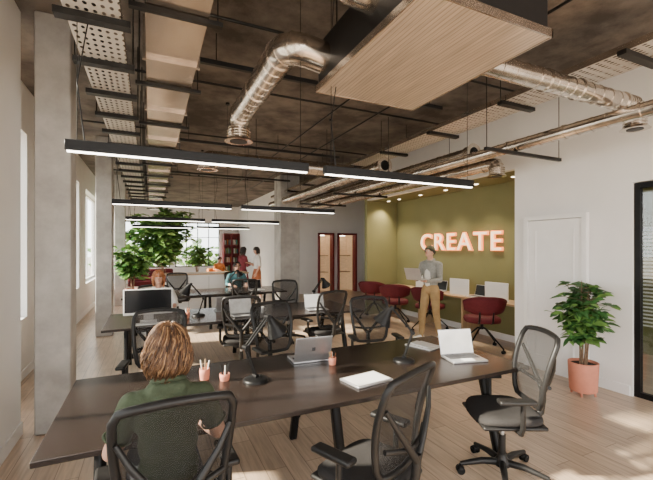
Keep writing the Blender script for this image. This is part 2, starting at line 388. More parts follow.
for yy in (1.2,3.2,5.2,7.2,9.2):
    B.box((4.2,yy,2.855),(1.35,0.04,0.04),'blackplastic'); rods(B,[(3.55,yy,2.855),(4.85,yy,2.855)])
B.obj('duct_support_rail')
# plenum with slatted panel
B=Bd(); B.box((1.725,2.18,3.19),(0.95,1.32,0.36),'blackplastic',bev=0.004); B.box((1.725,2.18,3.0),(0.97,1.34,0.03),'slat')
for xx in (1.235,2.215): B.box((xx,2.18,3.005),(0.01,1.36,0.05),'galv2')
for yy in (1.505,2.855): B.box((1.725,yy,3.005),(0.99,0.01,0.05),'galv2')
rods(B,[(1.35,1.65,3.3),(2.1,1.65,3.3),(1.35,2.7,3.3),(2.1,2.7,3.3)])
B.obj('ceiling_air_plenum')
B=Bd()
for yy,z in ((3.5,3.78),(5.0,3.8),(7.2,3.76),(9.5,3.8),(11.5,3.78)):
    B.tube([(-1.0,yy,z),(4.9,yy,z)],0.016,'blackplastic',seg=8)
for xx in (2.45,3.1): B.tube([(xx,0.3,3.72),(xx,13,3.72)],0.014,'blackplastic',seg=8)
B.obj('conduit_run')
B=Bd()
for yy in (3.9,6.9,9.9): B.box((1.95,yy,3.55),(3.1,0.045,0.045),'blackplastic'); rods(B,[(0.6,yy,3.55),(3.3,yy,3.55),(2.2,yy,3.55)])
B.obj('strut_channel_rail')
def pendant(x0,x1,y,z=2.28):
    B=Bd(); B.box(((x0+x1)/2,y,z+0.035),(x1-x0,0.055,0.065),'black',bev=0.003,seg=1)
    B.box(((x0+x1)/2,y,z-0.0005),(x1-x0-0.02,0.028,0.008),'led')
    for xx in (x0+0.06,x1-0.06):
        B.cyl((xx,y,z+0.06),(xx,y,H),0.0025,'black',seg=5); B.cyl((xx,y,H-0.03),(xx,y,H),0.03,'black')
    xx=x0+0.1
    B.tube([(xx,y,z+0.06),(xx-0.04,y,2.7),(xx+0.02,y,3.1),(xx-0.03,y,3.5),(xx,y,H)],0.004,'blackplastic',seg=6)
    B.obj('linear_pendant_light')
for yy in (2.7,5.7,8.7,11.7):
    pendant(-0.46,1.10,yy); pendant(1.24,2.80,yy)

# ------------------------------------------------------------------ tables
def table(x0,x1,y0,y1,name='bench_table'):
    B=Bd(); zt=0.74
    B.box(((x0+x1)/2,(y0+y1)/2,zt-0.015),(x1-x0,y1-y0,0.03),'darkwood',bev=0.004)
    for yy in (y0+0.2,y1-0.2): B.box(((x0+x1)/2,yy,zt-0.05),(x1-x0-0.5,0.05,0.04),'black')
    for xx in (x0+0.25,(x0+x1)/2,x1-0.25):
        for s_,yy in ((-1,y0+0.28),(1,y1-0.28)):
            B.tube([(xx,yy,zt-0.03),(xx,yy+s_*0.2,0.0)],0.038,'black',seg=4,upv=(1,1,0))
        B.box((xx,(y0+y1)/2,zt-0.055),(0.05,y1-y0-0.45,0.045),'black')
    B.box(((x0+x1)/2,(y0+y1)/2,0.64),(x1-x0-0.8,0.22,0.04),'black')
    return B.obj(name)
table(-0.49,2.8,2.09,3.27); table(-0.52,3.0,5.08,6.28); table(-0.5,2.8,8.1,9.3)

# ------------------------------------------------------------------ office chair
def office_chair_mesh():
    B=Bd()
    B.lathe([(0.055,0.07),(0.06,0.1),(0.035,0.13),(0.032,0.16)],(0,0,0),'blackplastic')
    B.cyl((0,0,0.12),(0,0,0.30),0.026,'blackplastic'); B.cyl((0,0,0.28),(0,0,0.40),0.016,'alu')
    for k in range(5):
        a=2*pi*k/5+0.3; d=V((math.cos(a),math.sin(a),0))
        B.tube([V((0,0,0.095))+d*0.03,V((0,0,0.10))+d*0.15,V((0,0,0.075))+d*0.31],[0.028,0.024,0.016],'blackplastic',seg=8)
        e=d*0.31; t=V((-d.y,d.x,0))
        B.cyl(e+V((0,0,0.075)),e+V((0,0,0.05)),0.01,'black',seg=8)
        for s_ in (-1,1): B.cyl(e+t*0.008*s_+V((0,0,0.029)),e+t*0.026*s_+V((0,0,0.029)),0.029,'rubber',seg=14)
        B.ell(e+V((0,0,0.042)),(0.03,0.03,0.02),'blackplastic',u=10,v=6)
    B.box((0,-0.02,0.405),(0.17,0.26,0.05),'blackplastic',bev=0.012)
    B.cyl((0.08,0.05,0.40),(0.24,0.06,0.39),0.007,'black',seg=6)
    B.box((0,0.0,0.44),(0.46,0.45,0.03),'blackplastic',bev=0.014)
    n=28; rs=[]
    for (k,z) in ((0.90,0.448),(0.99,0.458),(1.0,0.475),(0.985,0.492),(0.90,0.503),(0.6,0.499),(0.25,0.495),(0.02,0.494)):
        ring=[]
        for j in range(n):
            a=2*pi*j/n; c,s_=math.cos(a),math.sin(a)
            x=0.245*k*math.copysign(abs(c)**0.55,c); y=0.235*k*math.copysign(abs(s_)**0.55,s_)
            zz=z-(0.025*max(0,(y-0.13)/0.1)**2 if y>0.13 else 0)+ (0.008*(x/0.24)**2)
            ring.append((x,y,zz))
        rs.append(ring)
    B.rings(rs,'fabric')
    def bk(z): t=(z-0.5)/0.56; return -0.215-0.05*t-0.045*t*t+0.03*math.sin(t*pi)
    def hw(z): t=(z-0.56)/0.5; return 0.185+0.05*math.sin(min(1,max(0,t))*pi*0.62)
    zb,ztp=0.56,1.06; path=[]
    for i in range(13): z=zb+(ztp-zb)*i/12; path.append((hw(z)-(0.02 if i in(0,12) else 0),bk(z)+0.02,z))
    for i in range(1,8): x=hw(ztp)*(1-2*i/8); path.append((x,bk(ztp)-0.0+0.02-0.025*(1-(x/0.23)**2),ztp+0.02*(1-(x/0.23)**2)))
    for i in range(12,-1,-1): z=zb+(ztp-zb)*i/12; path.append((-hw(z)+(0.02 if i in(0,12) else 0),bk(z)+0.02,z))
    for i in range(1,8): x=-hw(zb)*(1-2*i/8); path.append((x,bk(zb)+0.02-0.02*(1-(x/0.19)**2),zb-0.015*(1-(x/0.19)**2)))
    B.tube(path,0.019,'blackplastic',seg=8,closed=True)
    def mf(u,v):
        z=zb+(ztp-zb)*v; x=hw(z)*(2*u-1); return (x,bk(z)+0.02-0.022*(1-(2*u-1)**2),z+0.015*(1-(2*u-1)**2)*(2*v-1))
    B.grid(mf,12,14,'mesh')
    B.tube([(0,-0.08,0.40),(0,-0.22,0.41),(0,-0.285,0.47),(0,-0.30,0.56),(0,-0.305,0.66)],[0.03,0.03,0.028,0.026,0.024],'blackplastic',seg=8)
    for s_ in (-1,1):
        B.tube([(0,-0.305,0.62),(s_*0.08,-0.30,0.72),(s_*0.17,-0.285,0.84),(s_*0.222,-0.262,0.93)],[0.022,0.018,0.015,0.012],'blackplastic',seg=8)
        B.tube([(s_*0.20,-0.24,0.72),(s_*0.1,-0.275,0.70),(0,-0.29,0.69)],0.014,'blackplastic',seg=8)
        B.tube([(s_*0.15,-0.02,0.415),(s_*0.25,-0.02,0.42),(s_*0.275,-0.02,0.47),(s_*0.275,-0.02,0.64)],[0.018,0.018,0.018,0.016],'blackplastic',seg=8)
        B.box((s_*0.272,0.02,0.65),(0.08,0.25,0.032),'blackplastic',bev=0.012)
    return B.mesh('office_chair')
CH=office_chair_mesh()
def chair(x,y,deg): place(CH,'office_chair',(x,y,0),math.radians(deg))
# rz=0 faces +Y
chair(0.085,1.95,3)
chair(1.10,1.82,24)
chair(2.40,2.02,64)
chair(0.05,3.83,172); chair(1.28,3.86,190); chair(2.42,3.82,165)
chair(1.12,5.14,-12); chair(2.35,5.16,8)
chair(0.05,6.62,180); chair(2.3,6.6,175)
chair(1.75,7.75,-10); chair(0.6,9.75,180); chair(2.0,9.7,185)

# burgundy chair: rounded low task chair
def burg_mesh():
    B=Bd()
    n=28; rs=[]
    for (k,z) in ((0.8,0.41),(0.97,0.42),(1.0,0.45),(0.97,0.485),(0.8,0.50),(0.4,0.495),(0.02,0.492)):
        rs.append([(0.25*k*math.copysign(abs(math.cos(2*pi*j/n))**0.7,math.cos(2*pi*j/n)),0.235*k*math.copysign(abs(math.sin(2*pi*j/n))**0.7,math.sin(2*pi*j/n)),z) for j in range(n)])
    B.rings(rs,'burg')
    def surf(off):
        def f(u,v):
            a=(-0.5+u)*2.3; r=0.26+off+0.03*v
            e=abs(2*u-1)
            z=0.555+0.05*e*e+v*(0.27-0.13*e**2.5)
            return (r*math.sin(a),-r*math.cos(a)+0.0-0.04*v,z)
        return f
    f1,f2=surf(0),surf(0.04)
    ring=[]
    for i in range(19):
        u=i/18; r_=[]
        for v in (0,0.25,0.5,0.75,1.0): r_.append(f1(u,v))
        for v in (1.0,0.75,0.5,0.25,0): r_.append(f2(u,v))
        ring.append(r_)
    B.rings(ring,'burg')
    for s_ in (-0.09,0.09): B.tube([(s_,-0.15,0.41),(s_,-0.26,0.44),(s_,-0.29,0.60)],0.013,'black',seg=8)
    B.cyl((0,0,0.30),(0,0,0.43),0.022,'black'); B.cyl((0,0,0.395),(0,0,0.415),0.12,'black')
    for k in range(4):
        a=pi/4+k*pi/2; d=V((math.cos(a),math.sin(a),0))
        B.tube([V((0,0,0.33)),V((0,0,0.31))+d*0.07,V((0,0,0.07))+d*0.33],[0.014,0.013,0.011],'black',seg=8)
        t=V((-d.y,d.x,0)); e=d*0.33
        B.cyl(e+V((0,0,0.075)),e+V((0,0,0.04)),0.012,'black',seg=8)
        for s_ in (-1,1): B.cyl(e+t*0.005*s_+V((0,0,0.025)),e+t*0.02*s_+V((0,0,0.025)),0.025,'rubber',seg=12)
    return B.mesh('burgundy_chair')
BC=burg_mesh()
for x,y,d in ((5.06,4.66,-35),(5.22,6.15,-60),(4.96,7.0,-40),(4.93,7.82,-50)):
    o=place(BC,'burgundy_swivel_chair',(x,y,0),math.radians(d)); o.scale=(1.15,1.15,1.12)
# niche counter
B=Bd(); B.box((5.66,6.13,0.745),(0.48,4.1,0.035),'oak',bev=0.003)
for yy in (4.2,5.5,6.8,8.05): B.box((5.66,yy,0.365),(0.44,0.03,0.725),'oak')
B.obj('wall_counter_desk')
def monitor(name,loc,rz,w=0.6,h=0.36,scr='screen',body='whiteplastic'):
    B=Bd(); z0=0.10
    B.box((0,0,z0+h/2),(w,0.022,h),body,bev=0.006); B.box((0,-0.0125,z0+h/2+0.01),(w-0.03,0.003,h-0.045),scr)
    B.box((0,0.05,0.12),(0.12,0.012,0.22),'alu',rot=(0.25,0,0)); B.box((0,0.04,0.005),(0.2,0.17,0.01),'alu',bev=0.003)
    B.obj(name,loc,rz)
for yy in (4.85,5.75,6.85):
    B=Bd(); B.box((0,0,0.16),(0.02,0.46,0.32),'whiteplastic',bev=0.006); 
    for s_ in (-0.15,0.15): B.box((0,s_,0.004),(0.09,0.03,0.008),'alu')
    B.obj('desk_divider_screen',(5.62,yy,0.763),0.12)
monitor('desktop_computer',(-0.02,5.42,0.74),0,0.58,0.33)
# sign
cv=bpy.data.objects.new('create_sign',None); bpy.context.scene.collection.objects.link(cv)
cv.location=(5.9,7.28,1.66); cv.rotation_euler=(pi/2,0,-pi/2)
def textobj(nm,off,ext,z,m_,inset=0):
    c=bpy.data.curves.new(nm,'FONT'); c.body='CREATE'; c.size=0.55; c.offset=off; c.extrude=ext; c.space_character=1.16; c.materials.append(M[m_])
    o=bpy.data.objects.new(nm,c); bpy.context.scene.collection.objects.link(o); o.parent=cv; o.location=(0,0,z); return o
t1=textobj('letters_rim',0.013,0.02,0.0,'signrim'); t2=textobj('letters_face',-0.004,0.008,0.025,'signface')
bpy.context.view_layer.update()
w,h=t2.dimensions.x,t2.dimensions.y
cv.scale=(2.28/w,0.355/h,1)
# niche downlights
B=Bd()
for yy in (4.4,5.2,6.0,6.8,7.6,8.05):
    B.cyl((5.5,yy,2.90),(5.5,yy,2.885),0.05,'whitetrim'); B.cyl((5.5,yy,2.886),(5.5,yy,2.882),0.036,'spotdisc')
    l=bpy.data.lights.new('niche_downlight','SPOT'); l.energy=95; l.spot_size=1.9; l.spot_blend=0.7; l.color=(1,0.83,0.6); l.shadow_soft_size=0.04
    o=bpy.data.objects.new('niche_downlight_lamp',l); bpy.context.scene.collection.objects.link(o); o.location=(5.5,yy,2.87); o.rotation_euler=(0,math.radians(12),0)
B.obj('recessed_downlight')

# ------------------------------------------------------------------ desk items
def desk_lamp(x,y,rz,z=0.74):
    B=Bd(); B.lathe([(0.09,0.0),(0.09,0.014),(0.075,0.024),(0.02,0.034)],(0,0,0),'black')
    el=V((-0.07,0.02,0.25)); hd=V((0.10,0.0,0.45)); 
    for s_ in (-0.016,0.016):
        B.tube([V((0,s_,0.03)),el+V((0,s_,0))],0.0075,'black',seg=8); B.tube([el+V((0,s_,0)),hd+V((0,s_,0))],0.0075,'black',seg=8)
    B.cyl(el+V((0,-0.026,0)),el+V((0,0.026,0)),0.018,'black'); B.cyl(hd+V((0,-0.026,0)),hd+V((0,0.026,0)),0.018,'black')
    B.cyl((0,-0.026,0.035),(0,0.026,0.035),0.018,'black')
    d=V((0.5,0,-0.86)); p=hd+V((0.015,0,0.0)); B.tube([p,p+d*0.03,p+d*0.05,p+d*0.15],[0.024,0.032,0.038,0.082],'black',seg=24)
    B.ell(p+d*0.13,(0.032,0.032,0.032),'whiteplastic',u=10,v=8)
    B.obj('desk_lamp',(x,y,z),rz)
desk_lamp(0.69,2.69,0.3); desk_lamp(1.95,2.63,2.6); desk_lamp(0.62,5.62,2.9); desk_lamp(2.5,5.7,0.3); desk_lamp(1.7,8.7,0.3)
def laptop(x,y,rz,z=0.74,ang=105,scr='screen',name='laptop'):
    B=Bd(); B.box((0,0,0.009),(0.32,0.22,0.016),'alu',bev=0.004); B.box((0,0.03,0.0175),(0.28,0.11,0.002),'keys'); B.box((0,-0.065,0.0175),(0.1,0.07,0.002),'whiteplastic')
    a=math.radians(ang-90); h=0.215; c=V((0,0.11+math.sin(a)*h/2,0.018+math.cos(a)*h/2))
    B.box(c,(0.32,0.008,h),'alu',rot=(-a,0,0),bev=0.003); B.box(c+V((0,-math.cos(a)*0.0052,math.sin(a)*0.0052)),(0.30,0.0015,h-0.02),scr,rot=(-a,0,0))
    B.box(c+V((0,math.cos(a)*0.0048,-math.sin(a)*0.0048)),(0.03,0.0015,0.03),'keys',rot=(-a,0,0))
    return B.obj(name,(x,y,z),rz)
laptop(1.24,3.03,math.radians(176)); laptop(2.45,2.45,math.radians(-14),scr='screenon'); laptop(1.05,5.95,math.radians(180)); laptop(1.2,5.35,0.1,scr='screenon'); laptop(2.35,5.4,-0.1,scr='screenon'); laptop(2.2,8.5,0.1)
laptop(5.62,5.3,math.radians(-90),z=0.763); laptop(5.62,6.4,math.radians(-80),z=0.763)
B=Bd(); B.box((0,0,0.008),(0.32,0.22,0.016),'alu',bev=0.004); B.box((0,0,0.0165),(0.29,0.19,0.001),'whiteplastic'); B.obj('closed_laptop',(1.42,2.36,0.74),0.15)
def pot(x,y,r,h,z=0.74,pens=True):
    B=Bd(); B.lathe([(r*0.85,0),(r,h*0.5),(r,h),(r*0.88,h),(r*0.85,h*0.15)],(0,0,0),'terra')
    if pens:
        for k in range(5):
            a=k*1.3; B.cyl((0.3*r*math.cos(a),0.3*r*math.sin(a),h*0.2),(0.9*r*math.cos(a),0.9*r*math.sin(a),h+random.uniform(0.03,0.07)),0.004,random.choice(['orange','paper','blackplastic','oak']),seg=6)
    B.obj('pencil_pot',(x,y,z))
pot(0.36,2.88,0.036,0.08); pot(0.49,2.80,0.036,0.05); pot(1.36,2.80,0.03,0.06); pot(0.46,5.5,0.033,0.08)
B=Bd(); B.box((0,0,0.006),(0.21,0.29,0.012),'paper',rot=(0,0,0.3),bev=0.002); B.box((0.01,0,0.016),(0.15,0.21,0.008),'whiteplastic',rot=(0,0,0.15)); B.obj('notebook_stack',(2.42,2.95,0.74))
B=Bd(); B.lathe([(0.03,0),(0.038,0.01),(0.04,0.085),(0.036,0.085),(0.033,0.01)],(0,0,0),'whiteplastic'); B.tube([(0.038,0,0.07),(0.065,0,0.065),(0.065,0,0.03),(0.037,0,0.02)],0.005,'whiteplastic',seg=6); B.obj('coffee_mug',(1.5,5.5,0.74))
B=Bd(); B.box((0,0,0.008),(0.42,0.13,0.012),'whiteplastic',bev=0.004)
for r_ in range(4):
    for k in range(13): B.box((-0.192+k*0.032,-0.045+r_*0.03,0.0155),(0.026,0.024,0.004),'alu')
B.obj('computer_keyboard',(0.0,5.24,0.74))

# ------------------------------------------------------------------ plants
def leaf(B,p,d,L,W,m):
    d=V(d).normalized(); up=V((0,0,1)); s_=d.cross(up)
    if s_.length<0.1: s_=V((1,0,0))
    s_.normalize(); s_=(Matrix.Rotation(random.uniform(-0.8,0.8),3,d)@s_); nrm=s_.cross(d).normalized(); i=B.mi(m)
    prof=((0,0.02),(0.25,0.8),(0.5,1.0),(0.78,0.62),(1,0.02)); L_=[];C_=[];R_=[]
    for t,w in prof:
        c=V(p)+d*(L*t)-V((0,0,1))*(L*0.28*t*t); C_.append(B.bm.verts.new(c-nrm*0.0)); L_.append(B.bm.verts.new(c+s_*W*w*0.5+nrm*W*0.12*w)); R_.append(B.bm.verts.new(c-s_*W*w*0.5+nrm*W*0.12*w))
    for k in range(4):
        for (a,b) in ((L_,C_),(C_,R_)):
            f=B.bm.faces.new((a[k],b[k],b[k+1],a[k+1])); f.material_index=i; f.smooth=True
def foliage_plant(name,loc,h0,h1,rad,nb,nl,L,W,potr,poth,potmat='terra',stems=5,feet=True,mix=('leaf','leaf','leaf2')):
    B=Bd(); z0=0.05 if feet else 0
    if feet:
        B.tube([(potr*0.72*math.cos(a),potr*0.72*math.sin(a),0.05) for a in np.linspace(0,2*pi,25)[:-1]],0.01,potmat,seg=6,closed=True)
        for k in range(4): a=k*pi/2+0.4; B.cyl((potr*0.75*math.cos(a),potr*0.75*math.sin(a),0),(potr*0.72*math.cos(a),potr*0.72*math.sin(a),0.10),0.012,potmat,seg=8)
    B.lathe([(potr*0.86,z0),(potr*0.9,z0+0.01),(potr,z0+poth*0.97),(potr,z0+poth),(potr*0.92,z0+poth),(potr*0.9,z0+poth-0.04)],(0,0,0),potmat,seg=32)
    B.cyl((0,0,z0+poth-0.05),(0,0,z0+poth-0.03),potr*0.91,'soil',seg=24)
    zt=z0+poth-0.04
    for k in range(stems):
        a=2*pi*k/stems+random.random(); rr=random.uniform(0.1,0.6)*rad; top=V((rr*math.cos(a),rr*math.sin(a),random.uniform((h0+h1)/2,h1*0.97)))
        base=V((0.03*math.cos(a),0.03*math.sin(a),zt)); mid=V((top.x*0.35,top.y*0.35,(zt+top.z)/2))
        P=[base,(base+mid)/2+V((0.01,0,0)),mid,(mid+top)/2+V((0,0.01,0)),top]
        B.tube(P,[0.014,0.011,0.009,0.006,0.003],'bark',seg=6)
        for b in range(nb):
            t=random.uniform(0.35,1); seg_=min(3,int(t*4)); q=P[seg_].lerp(P[seg_+1],t*4-seg_)
            if q.z<h0: q=V((q.x,q.y,random.uniform(h0,h1*0.8)))*1.0
            aa=random.uniform(0,2*pi); e=V((math.cos(aa),math.sin(aa),random.uniform(-0.1,0.7))).normalized()
            lim=rad*math.sqrt(max(0.1,1-((q.z-(h0+h1)/2)/((h1-h0)/2*1.1))**2)); ln=lim*random.uniform(0.35,0.75)
            tip=q+e*ln; B.tube([q,tip],[0.004,0.002],'bark',seg=4)
            for l in range(nl):
                tt=random.uniform(0.3,1); pp=q.lerp(tip,tt); la=random.uniform(0,2*pi)
                leaf(B,pp,e*0.6+V((math.cos(la),math.sin(la),random.uniform(-0.3,0.6))),L*random.uniform(0.7,1.15),W*random.uniform(0.8,1.1),random.choice(mix))
    me=B.mesh(name); return place(me,name,loc)
foliage_plant('potted_rubber_plant',(4.56,2.72,0),0.55,1.40,0.33,16,7,0.14,0.068,0.155,0.33,stems=7)
foliage_plant('potted_tree',(0.35,14.2,0),1.1,2.95,1.3,26,8,0.3,0.14,0.28,0.5,potmat='whiteplastic',stems=10,feet=False,mix=('leaf','leaf2','leaf2'))
foliage_plant('potted_fern',(-0.45,12.0,0),0.6,1.8,0.5,14,7,0.25,0.11,0.2,0.5,stems=7,mix=('leaf','leaf2','leaf2'))
foliage_plant('potted_fern',(1.9,17.8,0),0.6,2.0,0.6,14,6,0.25,0.11,0.22,0.5,stems=7,mix=('leaf','leaf2','leaf2'))

# ------------------------------------------------------------------ people
def prim_mesh(B,p):
    if p[0]=='c':
        _,a,b,ra,rb,m=p; B.tube([a,b],[ra,rb],m,seg=14); B.ell(a,(ra,)*3,m,u=14,v=8); B.ell(b,(rb,)*3,m,u=14,v=8)
    else:
        _,c,r,m=p[:4]; B.ell(c,r,m,rot=p[4] if len(p)>4 else (0,0,0),u=24,v=14)
def fuse(prims,voxel,mats,iters=5):
    B=Bd()
    for p in prims: prim_mesh(B,p)
    me=B.mesh('tmp'); o=place(me,'tmp'); 
    r=o.modifiers.new('r','REMESH'); r.mode='VOXEL'; r.voxel_size=voxel
    s_=o.modifiers.new('s','SMOOTH'); s_.factor=0.5; s_.iterations=iters
    dg=bpy.context.evaluated_depsgraph_get(); dg.update()
    out=bpy.data.meshes.new_from_object(o.evaluated_get(dg)); bpy.data.objects.remove(o); bpy.data.meshes.remove(me)
    n=len(out.polygons); C=np.zeros(n*3); out.polygons.foreach_get('center',C); C=C.reshape(-1,3)
    best=np.full(n,1e9); idx=np.zeros(n,dtype=np.int32)
    for p in prims:
        if p[0]=='c':
            a=np.array(p[1][:]); b=np.array(p[2][:]); ab=b-a; L2=max(1e-9,ab.dot(ab)); t=np.clip((C-a)@ab/L2,0,1)
            d=np.linalg.norm(C-(a+t[:,None]*ab),axis=1)-(p[3]+(p[4]-p[3])*t); mm=p[5]
        else:
            q=C-np.array(p[1][:])
            if len(p)>4: q=q@np.array(Euler(p[4]).to_matrix())
            r_=np.array(p[2]); d=(np.linalg.norm(q/r_,axis=1)-1)*r_.min(); mm=p[3]
        k=d<best; best[k]=d[k]; idx[k]=mats.index(mm)
    out.polygons.foreach_set('material_index',idx); out.polygons.foreach_set('use_smooth',np.ones(n,dtype=bool))
    return out
def hand(w,d,up,thumb,m,curl=0.3,sc=1.0):
    w,d,up,th=V(w),V(d).normalized(),V(up).normalized(),V(thumb).normalized(); P=[]
    lat=[0.030,0.010,-0.010,-0.028]; L=[0.070,0.078,0.072,0.056]
    for i in range(4):
        k=w+d*(0.085 if i<3 else 0.078)*sc+th*lat[i]*sc
        P.append(('c',w+th*lat[i]*0.5*sc+d*0.01,k,0.016*sc,0.0115*sc,m)); q=k; dd=d+th*lat[i]*1.2
        for j,f in enumerate((0.45,0.32,0.23)):
            dd=(dd.normalized()*math.cos(curl)-up*math.sin(curl)) if j==0 else (dd.normalized()-up*math.tan(curl)*0.9).normalized()
            q2=q+dd.normalized()*L[i]*f*sc; P.append(('c',q,q2,0.0095*sc-0.001*j,0.0085*sc-0.001*j,m)); q=q2
    a=w+d*0.02+th*0.02; b=a+(th*0.8+d*0.6-up*0.2).normalized()*0.042*sc; c=b+(th*0.25+d-up*0.3).normalized()*0.03*sc; e=c+(d-up*0.3).normalized()*0.024*sc
    P+= [('c',a,b,0.015*sc,0.012*sc,m),('c',b,c,0.0115*sc,0.010*sc,m),('c',c,e,0.010*sc,0.008*sc,m)]
    return P
def headprims(c,m,Rz=0.0,tilt=0.0):
    R=Matrix.Rotation(Rz,3,'Z')@Matrix.Rotation(-tilt,3,'X'); c=V(c); f=lambda x,y,z: c+R@V((x,y,z)); e=R.to_euler()
    rot=(e.x,e.y,e.z)
    return [('e',f(0,-0.008,0.02),(0.073,0.092,0.088),m,rot),('e',f(0,0.022,-0.035),(0.055,0.062,0.072),m,rot),
      ('c',f(0,0.087,0.005),f(0,0.103,-0.025),0.008,0.013,m),('e',f(0,0.062,-0.088),(0.024,0.022,0.018),m,rot),
      ('e',f(0.073,-0.005,-0.008),(0.009,0.02,0.03),m,rot),('e',f(-0.073,-0.005,-0.008),(0.009,0.02,0.03),m,rot),
      ('c',f(-0.03,0.076,0.022),f(0.03,0.076,0.022),0.011,0.011,m)],f,rot
def face(B,f,hairm):
    for s_ in (-1,1):
        B.ell(f(s_*0.028,0.073,0.003),(0.013,0.010,0.009),'eyew',u=10,v=8); B.ell(f(s_*0.028,0.0815,0.003),(0.0055,0.003,0.0055),'eye',u=8,v=6)
        B.tube([f(s_*0.014,0.089,0.022),f(s_*0.03,0.088,0.027),f(s_*0.045,0.078,0.022)],0.0028,hairm,seg=5)
    B.tube([f(-0.022,0.078,-0.052),f(-0.008,0.087,-0.050),f(0.008,0.087,-0.050),f(0.022,0.078,-0.052)],[0.002,0.0055,0.0055,0.002],'lip',seg=6)
def hair(B,f,m,n,length,seed=1,k0=1.06,k1=1.16,r=0.0045,puff=0.0,wavy=0.006):
    rnd=random.Random(seed); rx,ry,rz_=0.078,0.096,0.095
    ms=m if isinstance(m,(list,tuple)) else [m]
    cl={}
    for i in range(n):
        az=rnd.uniform(0,2*pi); phi0=math.asin(rnd.uniform(0.02,0.99)); k=rnd.uniform(k0,k1)
        if math.sin(az)>0.25: 
            tgt=math.radians(8) if math.cos(az)>0 else math.radians(172)
        else: tgt=az+rnd.uniform(-0.25,0.25)
        ci=round(tgt*4); clump=ci/4.0
        if ci not in cl: cl[ci]=(rnd.uniform(0.82,1.12),rnd.uniform(0,6.28),rnd.uniform(-0.06,0.04))
        Ls=length*rnd.uniform(0.8,1.06)*cl[ci][0]+phi0*0.09
        ph=cl[ci][1]+rnd.uniform(-0.4,0.4); pts=[];rr=[]; N=14
        for j in range(N):
            s_=Ls*j/(N-1); phi=phi0-s_/0.092; t=min(1,max(0,(phi0-phi)/max(0.3,phi0)))
            a=az+(tgt-az)*min(1,t*1.1)
            if phi>0: x,y,z=rx*math.cos(phi)*math.cos(a),ry*math.cos(phi)*math.sin(a),rz_*math.sin(phi); kk=k
            else:
                dn=-phi*0.092; a2=a+(clump-a)*min(0.7,dn*7); kk=k+(puff+cl[ci][2])*math.sin(min(1,dn/0.11)*pi*0.75)-max(0,dn-0.09)*2.6; x,y,z=rx*math.cos(a2)*kk/k,ry*math.sin(a2)*kk/k,-dn/k
            g=wavy*min(1,s_/0.08); wv=g*math.sin(s_*52+ph); w2=g*math.cos(s_*52+ph)
            pts.append(f(x*k+wv,y*k-0.01+w2*0.8,z*k+0.018+wv*0.4)); rr.append(r*(1 if j<N-4 else (N-j)/5))
        B.tube(pts,rr,rnd.choice(ms),seg=5)
def capvol(B,f,rot,m,low=True):
    B.ell(f(0,-0.022,0.032),(0.080,0.090,0.092),m,rot=rot)
    if low: B.ell(f(0,-0.035,-0.035),(0.076,0.066,0.075),m,rot=rot)
def person(name,prims,hands,headc,skin,hairm,hairn,hairlen,loc,rz,vox=0.009,hrz=0,tilt=0,hat=None,extra=None,puff=0.0,r=0.0045,lowcap=True,wavy=0.006):
    hp,f,rot=headprims(headc,skin,hrz,tilt); allp=prims+hp
    mats=[]; 
    for p in allp+hands:
        mm=p[5] if p[0]=='c' else p[3]
        if mm not in mats: mats.append(mm)
    B=Bd(); 
    for mm in mats: B.mi(mm)
    hm=hairm[0] if isinstance(hairm,(list,tuple)) else hairm
    me=fuse(allp,vox,mats); B.addmesh(me)
    if hands: me2=fuse(hands,0.0035 if vox<0.008 else 0.005,mats,3); B.addmesh(me2)
    face(B,f,hm)
    if hat:
        B.ell(f(0,-0.014,0.045),(0.086,0.102,0.088),hat,rot=rot); 
        B.tube([f(0.084*math.cos(a),-0.012+0.1*math.sin(a),0.038+0.012*math.sin(a)) for a in np.linspace(0,2*pi,25)[:-1]],0.014,hat,seg=8,closed=True)
    else: capvol(B,f,rot,hm,lowcap)
    if hairn: hair(B,f,hairm,hairn,hairlen,puff=puff,r=r,wavy=wavy)
    if extra: extra(B)
    me=B.mesh(name,normals=False); return place(me,name,loc,rz)
def seated(top,bottom,skin,sleeve='short',shoe='black',k=1.0):
    P=[('e',V((0,-0.07,0.60)),(0.17*k,0.125,0.115),bottom),('e',V((0,-0.065,0.70)),(0.150*k,0.11,0.12),top),('e',V((0,-0.06,0.82)),(0.148*k,0.108,0.14),top),
       ('e',V((0,-0.045,0.93)),(0.168*k,0.108,0.13),top),('c',V((-0.125*k,-0.04,1.0)),V((0.125*k,-0.04,1.0)),0.062,0.062,top),
       ('c',V((-0.05,-0.045,1.045)),V((0.05,-0.045,1.045)),0.052,0.052,top),('c',V((0,-0.03,1.05)),V((0,0.0,1.15)),0.05,0.048,skin)]
    H_=[]
    for s_ in (-1,1):
        sh=V((s_*0.172*k,-0.035,1.0)); el=V((s_*0.265*k,0.0,0.79)); wr=V((s_*0.165,0.27,0.775)); mid=sh.lerp(el,0.62); ar=0.062*(0.5+0.5*k)
        P+=[('c',sh,mid,ar,ar*0.94,top),('c',mid.lerp(el,-0.2),el,0.043,0.038,skin if sleeve=='short' else top),('c',el,el.lerp(wr,0.35),0.038,0.040,skin if sleeve=='short' else top),('c',el.lerp(wr,0.35),wr,0.039,0.026,skin)]
        H_+=hand(wr,V((-s_*0.15,1,-0.06)),V((0,0,1)),V((-s_,-0.1,0)),skin,0.25,0.95)
        hip=V((s_*0.085,-0.03,0.575)); kn=V((s_*0.12,0.40,0.555)); an=V((s_*0.12,0.36,0.10)); toe=V((s_*0.13,0.50,0.045))
        P+=[('c',hip,kn,0.09,0.062,bottom),('c',kn,kn.lerp(an,0.4),0.06,0.056,bottom),('c',kn.lerp(an,0.4),an,0.056,0.042,bottom),('c',an+V((0,-0.02,-0.045)),toe,0.042,0.032,shoe)]
    return P,H_
